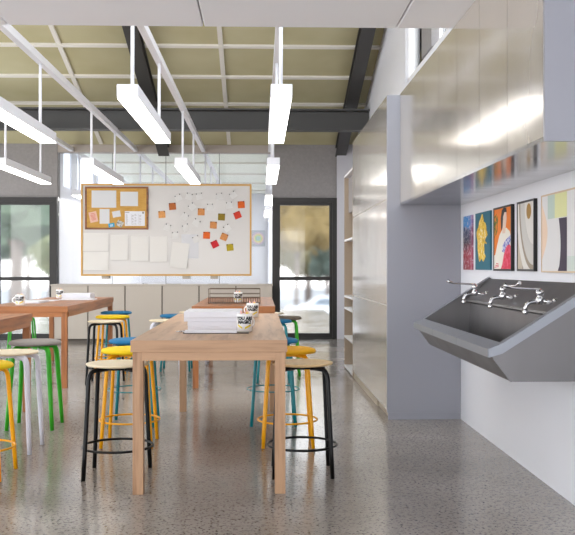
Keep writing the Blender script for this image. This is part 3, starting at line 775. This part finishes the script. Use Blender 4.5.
# ------------------------------------------------------------------ pictures over the sink (hung on the right wall)
def picture(label, y0, y1, z0, z1, depth, frame, painter, fwid=0.012):
    """local frame: u runs from far (left as seen) to near, v up, front faces -X"""
    t = thing('picture', label, 'picture', (XW-0.001, y1, z0), 0, 'pictures above the sink')
    k_ = (XW-depth)/XW; y0, y1 = y0-0.045, y1*k_-0.045; z0 -= 0.012; z1 += 0.003; t.location = (XW-0.001, y1, 1.2+(z0-1.2)*k_); w, h = y1-y0, (z1-z0)*k_
    def flat(name, pts, m, lvl):
        mb = MB(); x1 = -depth-0.0004*lvl; x0_ = x1-0.0004
        mb.prism([(-u*w, v*h) for u, v in pts], 'X', x0_, x1); return mb.build(name, m, t)
    if frame:
        MB().box(-depth-0.004, 0, -w, -w+fwid, 0, h).box(-depth-0.004, 0, -fwid, 0, 0, h).box(-depth-0.004, 0, -w+fwid, -fwid, 0, fwid).box(-depth-0.004, 0, -w+fwid, -fwid, h-fwid, h).build('frame', frame, t)
    painter(t, flat, w, h, depth)
def canvas(t, w, h, d, m, ins=0.0): return MB().box(-d, 0, -w+ins, -ins, ins, h-ins).build('canvas', m, t)
m_bframe = mat('black_frame', rgb(22, 20, 20), 0.35)
m_pframe = mat('pale_frame', rgb(214, 190, 160), 0.5)
# 1 abstract, blue to red
m_a1 = mat('abstract_paint', rgb(60, 100, 170), 0.5)
_tc = N(m_a1, 'ShaderNodeTexCoord'); _sp = N(m_a1, 'ShaderNodeSeparateXYZ'); L(m_a1, _tc.outputs['Generated'], _sp.inputs['Vector'])
_nn = noise(m_a1, coords(m_a1, (6, 6, 6)), 2.2, 6, 0.7)
_ad = N(m_a1, 'ShaderNodeMath'); _ad.operation = 'MULTIPLY_ADD'; _ad.inputs[1].default_value = 0.35; L(m_a1, _nn, _ad.inputs[0]); L(m_a1, _sp.outputs['Z'], _ad.inputs[2])
_cc = ramp(m_a1, _ad.outputs['Value'], [(0.2, rgb(140, 20, 40)), (0.5, rgb(160, 30, 50)), (0.66, rgb(34, 34, 48)), (0.92, rgb(40, 60, 100)), (1.05, rgb(60, 140, 205))])
_n2 = noise(m_a1, coords(m_a1, (1, 14, 9)), 3.0, 5, 0.7)
_cc = mixc(m_a1, ramp(m_a1, _n2, [(0.53, (0, 0, 0, 1)), (0.6, (1, 1, 1, 1))]), _cc, rgb(214, 200, 206))
_g2 = mixc(m_a1, ramp(m_a1, _sp.outputs['Y'], [(0.0, (1, 1, 1, 1)), (0.35, (0, 0, 0, 1))]), _cc, rgb(206, 120, 150))
L(m_a1, mixc(m_a1, 0.45, _cc, _g2), P(m_a1)['Base Color'])
picture('small unframed blue and red abstract canvas, nearest the tall cupboards', 6.543, 6.876, 1.195, 1.592, 0.012, None, lambda t, F, w, h, d: canvas(t, w, h, d, m_a1))
# 2 teal with a yellow painterly shape
m_teal = mat('teal_paint', rgb(36, 104, 122), 0.55)
m_yp = mat('yellow_dabs', rgb(226, 184, 60), 0.6)
_n = noise(m_yp, coords(m_yp, (1, 1, 1)), 34, 4, 0.7)
L(m_yp, ramp(m_yp, _n, [(0.3, rgb(120, 84, 60)), (0.42, rgb(222, 176, 40)), (0.55, rgb(240, 204, 70)), (0.66, rgb(240, 234, 224)), (0.75, rgb(206, 120, 50))]), P(m_yp)['Base Color'])
def p2(t, F, w, h, d):
    canvas(t, w, h, d, m_teal)
    pts = []
    for i in range(40):
        a = 2*PI*i/40; r = 1+0.09*math.sin(5*a)+0.06*math.sin(9*a+1)
        u = 0.47+0.34*r*math.cos(a); v = 0.53+0.39*r*math.sin(a)
        if math.cos(a) > 0.55 and -0.6 < math.sin(a) < 0.05: u -= 0.12
        pts.append((u, v))
    F('painted_figure', pts, m_yp, 1)
    F('painted_figure', [(0.6, 0.52), (0.78, 0.47), (0.8, 0.44), (0.62, 0.46)], m_yp, 1)
picture('unframed teal canvas with a yellow dabbed shape above the sink', 6.02, 6.49, 1.195, 1.592, 0.014, None, p2)
# 3 figure in a white robe on orange
m_or = mat('orange_paint', rgb(236, 126, 22), 0.55)
m_robe = mat('robe_paint', rgb(238, 232, 220), 0.6); m_hair = mat('hair_paint', rgb(34, 28, 30), 0.6); m_skin = mat('skin_paint', rgb(232, 204, 184), 0.6)
m_skirt = mat('pink_paint', rgb(222, 40, 76), 0.6); m_blu = mat('blue_paint', rgb(60, 76, 190), 0.6); m_leaf = mat('leaf_paint', rgb(106, 130, 50), 0.6)
L(m_blu, ramp(m_blu, noise(m_blu, coords(m_blu), 60, 2), [(0.45, rgb(50, 66, 184)), (0.55, rgb(214, 216, 232))]), P(m_blu)['Base Color'])
L(m_skirt, ramp(m_skirt, noise(m_skirt, coords(m_skirt), 30, 2), [(0.45, rgb(216, 36, 66)), (0.6, rgb(232, 84, 120))]), P(m_skirt)['Base Color'])
L(m_leaf, ramp(m_leaf, noise(m_leaf, coords(m_leaf), 40, 3), [(0.45, rgb(84, 110, 40)), (0.55, rgb(226, 130, 30))]), P(m_leaf)['Base Color'])
def p3(t, F, w, h, d):
    canvas(t, w, h, d, m_or, 0.006)
    F('painted_leaves', [(0.03, 0.52), (0.2, 0.6), (0.26, 0.84), (0.16, 0.9), (0.03, 0.86)], m_leaf, 1)
    F('painted_robe', [(0.03, 0.03), (0.97, 0.03), (0.97, 0.5), (0.9, 0.6), (0.72, 0.66), (0.5, 0.64), (0.34, 0.56), (0.22, 0.42), (0.1, 0.26), (0.03, 0.24)], m_robe, 2)
    F('painted_neck', [(0.5, 0.58), (0.66, 0.58), (0.7, 0.7), (0.74, 0.8), (0.72, 0.9), (0.6, 0.93), (0.5, 0.85), (0.52, 0.72)], m_skin, 3)
    F('painted_hair', [(0.44, 0.62), (0.52, 0.68), (0.55, 0.84), (0.62, 0.9), (0.74, 0.9), (0.72, 0.96), (0.6, 0.98), (0.48, 0.94), (0.42, 0.82)], m_hair, 4)
    F('painted_skirt', [(0.42, 0.03), (0.97, 0.03), (0.97, 0.36), (0.86, 0.42), (0.7, 0.36), (0.58, 0.24), (0.5, 0.1)], m_skirt, 3)
    F('painted_sleeve', [(0.5, 0.3), (0.62, 0.28), (0.72, 0.38), (0.88, 0.4), (0.97, 0.46), (0.94, 0.54), (0.8, 0.5), (0.66, 0.46), (0.54, 0.4)], m_blu, 5)
    for i in range(3): F('painted_line', [(0.06+0.05*i, 0.05+.03*i), (0.3, 0.06+.02*i), (0.3, 0.07+.02*i), (0.06+0.05*i, 0.065+.03*i)], m_skirt, 3)
picture('black-framed painting of a figure in a white robe on orange', 5.485, 5.974, 1.19, 1.597, 0.017, m_bframe, p3)
# 4 neutral arcs
m_n0 = mat('arc_cream', rgb(226, 222, 216), 0.6); m_n1 = mat('arc_grey', rgb(206, 203, 198), 0.6); m_n2 = mat('arc_taupe', rgb(160, 146, 128), 0.6); m_n3 = mat('arc_sand', rgb(196, 184, 166), 0.6); m_gold = mat('gold_leaf', rgb(170, 130, 50), 0.4, 0.5)
def p4(t, F, w, h, d):
    canvas(t, w, h, d, m_n0, 0.006)
    def band(cx, cy, ro, ri, m, lv, ar=1.15):
        a0, a1 = PI*0.98, PI*1.7
        o = [(cx+ro*math.cos(a0+(a1-a0)*i/24), cy+ro*ar*math.sin(a0+(a1-a0)*i/24)) for i in range(25)]
        n = [(cx+ri*math.cos(a0+(a1-a0)*i/24), cy+ri*ar*math.sin(a0+(a1-a0)*i/24)) for i in range(25)]
        cl = lambda p: (min(.97, max(.03, p[0])), min(.97, max(.03, p[1])))
        q = [cl(p) for p in o+n[::-1]]
        mb = MB(); x1 = -d-0.0004*lv
        for i in range(24):
            quad = [cl(o[i]), cl(o[i+1]), cl(n[i+1]), cl(n[i])]
            A = sum(quad[j][0]*quad[(j+1) % 4][1]-quad[(j+1) % 4][0]*quad[j][1] for j in range(4))
            if abs(A) > 1e-4: mb.prism([(-u*w, v*h) for u, v in quad], 'X', x1-.0004, x1)
        mb.build('painted_arc', m, t)
    F('painted_stripe', [(0.03, 0.03), (0.32, 0.03), (0.32, 0.3), (0.2, 0.36), (0.03, 0.5)], m_n3, 1)
    F('painted_stripe', [(0.3, 0.03), (0.36, 0.03), (0.36, 0.3), (0.3, 0.32)], m_n2, 1)
    band(0.95, 0.95, 0.98, 0.7, m_n0, 2)
    band(0.95, 0.95, 0.78, 0.5, m_n1, 3)
    band(0.95, 0.95, 0.82, 0.75, m_n2, 4)
    F('painted_disc', [(0.7+0.13*math.cos(2*PI*i/24), 0.84+0.11*math.sin(2*PI*i/24)) for i in range(24)], m_gold, 6)
picture('black-framed print of pale grey arcs with a gold disc', 5.03, 5.425, 1.19, 1.597, 0.017, m_bframe, p4)
# 5 pastel shapes
m_p0 = mat('print_ground', rgb(224, 222, 222), 0.6); m_p1 = mat('print_sage', rgb(190, 206, 196), 0.6); m_p2 = mat('print_lime', rgb(222, 222, 164), 0.6); m_p3 = mat('print_plum', rgb(58, 46, 66), 0.6); m_p4 = mat('print_peach', rgb(236, 208, 184), 0.6)
def p5(t, F, w, h, d):
    canvas(t, w, h, d, m_p0, 0.004)
    F('painted_shape', [(0.015, 0.17)] + [(0.015+0.11*math.sin(PI*i/16), 0.17+0.7*i/16) for i in range(1, 16)] + [(0.015, 0.87)], m_p4, 1)
    F('painted_shape', [(0.13, 0.68), (0.27, 0.68), (0.27, 0.98), (0.13, 0.98)], m_p1, 1)
    F('painted_shape', [(0.27, 0.68), (0.5, 0.68), (0.5, 0.98), (0.27, 0.98)], m_p2, 1)
    F('painted_shape', [(0.33, 0.02), (0.5, 0.02), (0.5, 0.67), (0.35, 0.67)] + [(0.35+0.035*math.sin(PI*i/10), 0.67-0.65*i/10) for i in range(1, 10)], m_p3, 2)
    F('painted_shape', [(0.5, 0.02), (0.98, 0.02), (0.98, 0.2), (0.5, 0.2)], mat('print_mist', rgb(208, 216, 210), 0.6), 1)
picture('pale wood framed print of pastel shapes, nearest the camera', 4.08, 4.955, 1.185, 1.60, 0.02, m_pframe, p5, 0.008)

# ------------------------------------------------------------------ trough sink with three taps
YS0, YS1 = 4.03, 6.01
t = thing('trough_sink', 'long stainless steel trough sink fixed to the white wall', 'sink', (XW-0.001, YS0, 0))
def sx(p): return [(x-XW+0.001, z) for x, z in p]
outer = [(1.579, 1.123), (1.579, 0.672), (1.156, 0.672), (1.072, 0.786), (1.056, 0.79), (1.056, 0.822)]
inner = [(1.112, 0.842), (1.118, 0.815), (1.165, 0.75), (1.425, 0.735), (1.435, 0.955), (1.40, 0.97), (1.405, 0.982), (1.56, 1.123)]
e = 0.028
MB().prism(sx(outer+inner), 'Y', e, YS1-YS0-e).build('basin', m_steel, t)
for a, b in ((0, e-0.0005), (YS1-YS0-e+0.0005, YS1-YS0)):
    MB().prism(sx([(1.579, 1.123), (1.579, 0.672), (1.156, 0.672), (1.072, 0.786), (1.056, 0.79), (1.056, 0.822), (1.112, 0.846), (1.56, 1.13)]), 'Y', a, b).build('end_panel', m_steel, t)
# folded rims
LL = YS1-YS0
for i in range(3):
    a, b = LL*i/3+0.003, LL*(i+1)/3-0.003
    MB().prism(sx([(1.046, 0.785), (1.046, 0.824), (1.116, 0.850), (1.116, 0.845), (1.0555, 0.8225), (1.0555, 0.785)]), 'Y', a, b).build('front_rim', m_rim_lit, t)
for a, b in ((-0.004, 0.042), (LL-0.042, LL+0.004)):
    o0 = -0.008 if a < 0 else LL+0.0005
    MB().prism(sx([(1.112, 0.8505), (1.56, 1.1345), (1.56, 1.1305), (1.112, 0.8465)]), 'Y', a, b).prism(sx([(1.05, 0.826), (1.112, 0.8505), (1.56, 1.1345), (1.575, 1.1345), (1.575, 1.09), (1.56, 1.087), (1.112, 0.803), (1.05, 0.785)]), 'Y', o0, o0+0.0075).build('end_rim', m_rim_lit, t)
MB().prism(sx([(1.150, 0.672), (1.156, 0.672), (1.072, 0.786), (1.066, 0.782)]), 'Y', -0.004, 0.0).build('fold', m_steel, t)
mb = MB()
for i in range(34): mb.box(1.24-XW, 1.38-XW, 0.7+i*0.04, 0.712+i*0.04, 0.742, 0.757)
mb.box(1.235-XW, 1.245-XW, 0.68, 1.26, 0.742, 0.759).box(1.375-XW, 1.385-XW, 0.68, 1.26, 0.742, 0.759)
mb.build('drain_grate', m_steel, t)
m_reddot = mat('red_dot', rgb(200, 50, 40), 0.4)
def tap(label, y, lever_ang):
    t = thing('lever_tap', label, 'tap', (1.468, y, 1.032), 0, 'chrome lever taps over the trough sink')
    nrm = Matrix.Rotation(-PI/2, 4, 'Y')
    MB().lathe([(0, -0.02), (0.026, -0.02), (0.028, 0.006), (0.022, 0.012), (0, 0.012)], 24, c=(0, 0, 0), M=Matrix.Translation((0, 0, -0.012)) @ nrm).build('wall_flange', m_chrome, t)
    MB().tube([(0, 0, -0.012), (-0.03, 0, -0.006), (-0.078, 0, 0.004)], [0.012, 0.011, 0.013], 14).build('inlet_pipe', m_chrome, t)
    mb = MB().lathe([(0, -0.02), (0.012, -0.02), (0.019, -0.012), (0.021, 0.002), (0.017, 0.014), (0.013, 0.02), (0.013, 0.026), (0.019, 0.029), (0.019, 0.044), (0.012, 0.052), (0, 0.054)], 20, c=(-0.078, 0, 0.004))
    mb.build('valve_body', m_chrome, t)
    sp = [(-0.08, 0, -0.002), (-0.105, 0, -0.003), (-0.128, 0, -0.006), (-0.143, 0, -0.016), (-0.15, 0, -0.032), (-0.151, 0, -0.05)]
    MB().tube(sp, [0.012, 0.0115, 0.011, 0.0105, 0.0105, 0.0105], 14).build('spout', m_chrome, t)
    MB().lathe([(0, -0.066), (0.011, -0.066), (0.0135, -0.062), (0.0135, -0.05), (0.011, -0.046), (0, -0.046)], 16, c=(-0.151, 0, 0)).build('aerator', m_chrome, t)
    c, s = math.cos(lever_ang), math.sin(lever_ang)
    lv = MB().tube([(-0.078, 0, 0.056), (-0.078+0.03*c, 0.03*s, 0.060), (-0.078+0.14*c, 0.14*s, 0.066), (-0.078+0.165*c, 0.165*s, 0.074), (-0.078+0.182*c, 0.182*s, 0.084)], [0.009, 0.006, 0.0055, 0.008, 0.011], 10)
    lo = lv.build('lever', m_chrome, t)
    MB().lathe([(0, 0), (0.008, 0), (0.007, 0.003), (0, 0.004)], 12, c=(-0.078, 0, 0.0585)).build('indicator_dot', m_reddot, lo)
tap('chrome lever tap at the far end of the trough, lever out over the rim', 5.68, PI)
tap('middle chrome lever tap, its lever turned towards the camera', 5.02, -PI*0.42)
tap('nearest chrome lever tap over the trough sink', 4.35, PI)

# ------------------------------------------------------------------ outdoors beyond the doors
m_ground = mat('pale_paving', rgb(122, 122, 122), 0.9)
g = MB().box(-60, 60, 15.6, 130, -1.85, -1.65)
struct('ground', g, m_ground)
struct('terrace', MB().box(-9, -3.62, 14.96, 17.5, -0.3, -0.03).box(0.42, 6, 14.96, 17.5, -0.3, -0.03), m_ground)
def leaf_mat(name, a, b):
    m = mat(name, a, 0.9, spec=0.1)
    L(m, ramp(m, noise(m, coords(m), 0.9, 4), [(0.35, a), (0.65, b)]), P(m)['Base Color']); return m
m_bark = mat('bark', rgb(120, 108, 100), 0.9)
def tree(label, x, y, cz, rx, rz, th_, la, lb, group='trees outside'):
    t = thing('tree', label, 'tree', (x, y, -1.65), 0, group)
    base = cz+1.65
    MB().tube([(0, 0, 0), (0.05, 0, base*0.5), (0, 0.05, base)], [th_, th_*0.8, th_*0.5], 10).tube([(0, 0, base*0.55), (rx*0.4, 0, base*0.95)], [th_*.5, th_*.25], 8).tube([(0, 0, base*0.6), (-rx*0.4, .2, base*1.0)], [th_*.5, th_*.25], 8).build('trunk', m_bark, t)
    rnd = random.Random(int(x*10+y*7)); b = bmesh.new()
    for i in range(14):
        a = rnd.uniform(0, 2*PI); r = rx*rnd.uniform(0, 0.62); c = Vector((r*math.cos(a), r*math.sin(a), base+rz*rnd.uniform(-0.45, 0.55)))
        res = bmesh.ops.create_icosphere(b, subdivisions=2, radius=rx*rnd.uniform(0.34, 0.5), matrix=Matrix.Translation(c))
        for v in res['verts']: v.co += (v.co-c)*rnd.uniform(-0.2, 0.2)
    for i in range(90):
        u = Vector((rnd.gauss(0, 1), rnd.gauss(0, 1), rnd.gauss(0, 1))).normalized()
        c = Vector((u.x*rx, u.y*rx, base+u.z*rz))*1.0; c = Vector((c.x*rnd.uniform(.75, 1.05), c.y, c.z))
        s_ = rx*0.09; e1 = Vector((rnd.gauss(0, 1), rnd.gauss(0, 1), rnd.gauss(0, 1))).normalized()*s_; e2 = u.cross(e1)
        if e2.length < 1e-5: continue
        e2 = e2.normalized()*s_*0.6
        b.faces.new([b.verts.new(c+p) for p in (e1, e2, -e1, -e2)])
    mb = MB(); mb._merge(b); mb.build('crown', leaf_mat('leaves', la, lb), t)
OC = (rgb(142, 122, 82), rgb(122, 106, 74)); OL = (rgb(138, 130, 100), rgb(118, 112, 84))
GR = (rgb(92, 108, 90), rgb(108, 122, 102)); YG = (rgb(134, 136, 100), rgb(120, 128, 96))
tree('ochre autumn tree with a pale trunk seen through the right-hand door', 1.87, 47, 4.2, 2.7, 2.5, 0.14, *OC)
tree('olive tree standing behind the ochre one', 3.2, 60, 4.4, 5.2, 4.4, 0.25, *OL)
tree('dark green shrubby tree low at the right of the right-hand door', 3.75, 50, 1.6, 1.1, 1.2, 0.15, rgb(84, 98, 92), rgb(100, 112, 104))
tree('large green tree seen through the left-hand door', -9.95, 36, 4.2, 2.6, 2.4, 0.32, *GR)
tree('yellow-green tree at the right of the left-hand door', -10.5, 44, 2.2, 1.8, 1.3, 0.15, *YG)
tree('green tree far behind the left-hand door', -14.2, 54, 4.8, 4.2, 3.2, 0.2, *GR)

def car(label, x, y, body, sgn=1):
    t = thing('car', label, 'car', (x, y, -1.65), 0, None)
    prof = [(-2.15, .35), (-2.2, .6), (-2.1, .82), (-1.2, .98), (-0.55, 1.42), (0.9, 1.45), (1.75, 1.02), (2.15, .95), (2.2, .55), (2.15, .35)]
    b = bmesh.new(); rings = []
    for yy, k, zc in ((-0.88, 0.9, .93), (-0.84, 1.0, .98), (-0.6, 1.0, 1.0), (0.6, 1.0, 1.0), (0.84, 1.0, .98), (0.88, 0.9, .93)):
        rings.append([b.verts.new((px*(0.97+.03*k)*sgn, yy*(1.0 if pz < 1.1 else 0.8), 0.35+(pz-.35)*zc)) for px, pz in prof])
    n = len(prof)
    for A, B in zip(rings, rings[1:]):
        for i in range(n): b.faces.new((A[i], A[(i+1) % n], B[(i+1) % n], B[i]))
    b.faces.new(rings[0]); b.faces.new(list(reversed(rings[-1])))
    bmesh.ops.recalc_face_normals(b, faces=b.faces); bmesh.ops.triangulate(b, faces=[f for f in b.faces if len(f.verts) > 4])
    mb = MB(); mb._merge(b); mb.build('body', body, t)
    md = mat('car_glass', rgb(120, 130, 140), 0.1)
    for s in (-1, 1):
        for q in ([(-0.95, 1.0), (-0.5, 1.34), (0.12, 1.36), (0.12, 1.0)], [(0.2, 1.0), (0.2, 1.36), (0.85, 1.35), (1.45, 1.02)]):
            MB().prism([(px*sgn, pz) for px, pz in q], 'Y', s*0.73-0.0, s*0.87).build('side_window', md, t)
    mt = mat('tyre', rgb(50, 50, 54), 0.8); mr = mat('wheel_rim', rgb(180, 180, 186), 0.3, 0.8)
    for s in (-1, 1):
        for px in (-1.35, 1.35):
            M_ = Matrix.Translation((px*sgn, s*0.8, 0.33)) @ Matrix.Rotation(PI/2, 4, 'X')
            wl_ = MB().lathe([(0.2, -0.1), (0.31, -0.1), (0.33, -0.06), (0.33, 0.06), (0.31, 0.1), (0.2, 0.1), (0.2, -0.1)], 28, M=M_).build('wheel', mt, t)
            MB().lathe([(0, -0.09), (0.2, -0.09), (0.2, 0.09), (0, 0.09)], 20, M=M_).build('rim', mr, wl_)
car('white car parked outside the right-hand door', 3.4, 44, mat('white_car_paint', rgb(232, 236, 240), 0.2))
car('red car parked outside the left-hand door', -9.7, 46, mat('red_car_paint', rgb(206, 60, 56), 0.3), -1)

# ------------------------------------------------------------------ light and camera
W = bpy.data.worlds.new('sky'); S.world = W; W.use_nodes = True
nt = W.node_tree; bg = nt.nodes['Background']
tc = nt.nodes.new('ShaderNodeTexCoord'); sp = nt.nodes.new('ShaderNodeSeparateXYZ'); cr = nt.nodes.new('ShaderNodeValToRGB')
nt.links.new(tc.outputs['Generated'], sp.inputs['Vector']); nt.links.new(sp.outputs['Z'], cr.inputs['Fac'])
cr.color_ramp.elements[0].position = 0.0; cr.color_ramp.elements[0].color = (1.0, 1.0, 1.0, 1)
cr.color_ramp.elements[1].position = 0.6; cr.color_ramp.elements[1].color = (0.78, 0.88, 1.0, 1)
nt.links.new(cr.outputs['Color'], bg.inputs['Color']); bg.inputs['Strength'].default_value = 2.45

cam = bpy.data.cameras.new('camera'); co = bpy.data.objects.new('camera', cam); COL.objects.link(co)
co.location = (0, 0, CAMH); co.rotation_euler = (PI/2, 0, -math.radians(YAW))
cam.sensor_fit = 'HORIZONTAL'; cam.sensor_width = 36.0; cam.lens = 36.0*FPX/575.0
cam.clip_start = 0.05; cam.clip_end = 300
S.camera = co
S.view_settings.view_transform = 'Standard'; S.view_settings.look = 'None'; S.view_settings.gamma = 1.0; S.view_settings.use_curve_mapping = False
S.view_settings.exposure = 0.68
S.cycles.max_bounces = 10; S.cycles.diffuse_bounces = 5; S.cycles.glossy_bounces = 5; S.cycles.transmission_bounces = 8; S.cycles.transparent_max_bounces = 12
S.cycles.sample_clamp_indirect = 6.0
S.cycles.use_denoising = True
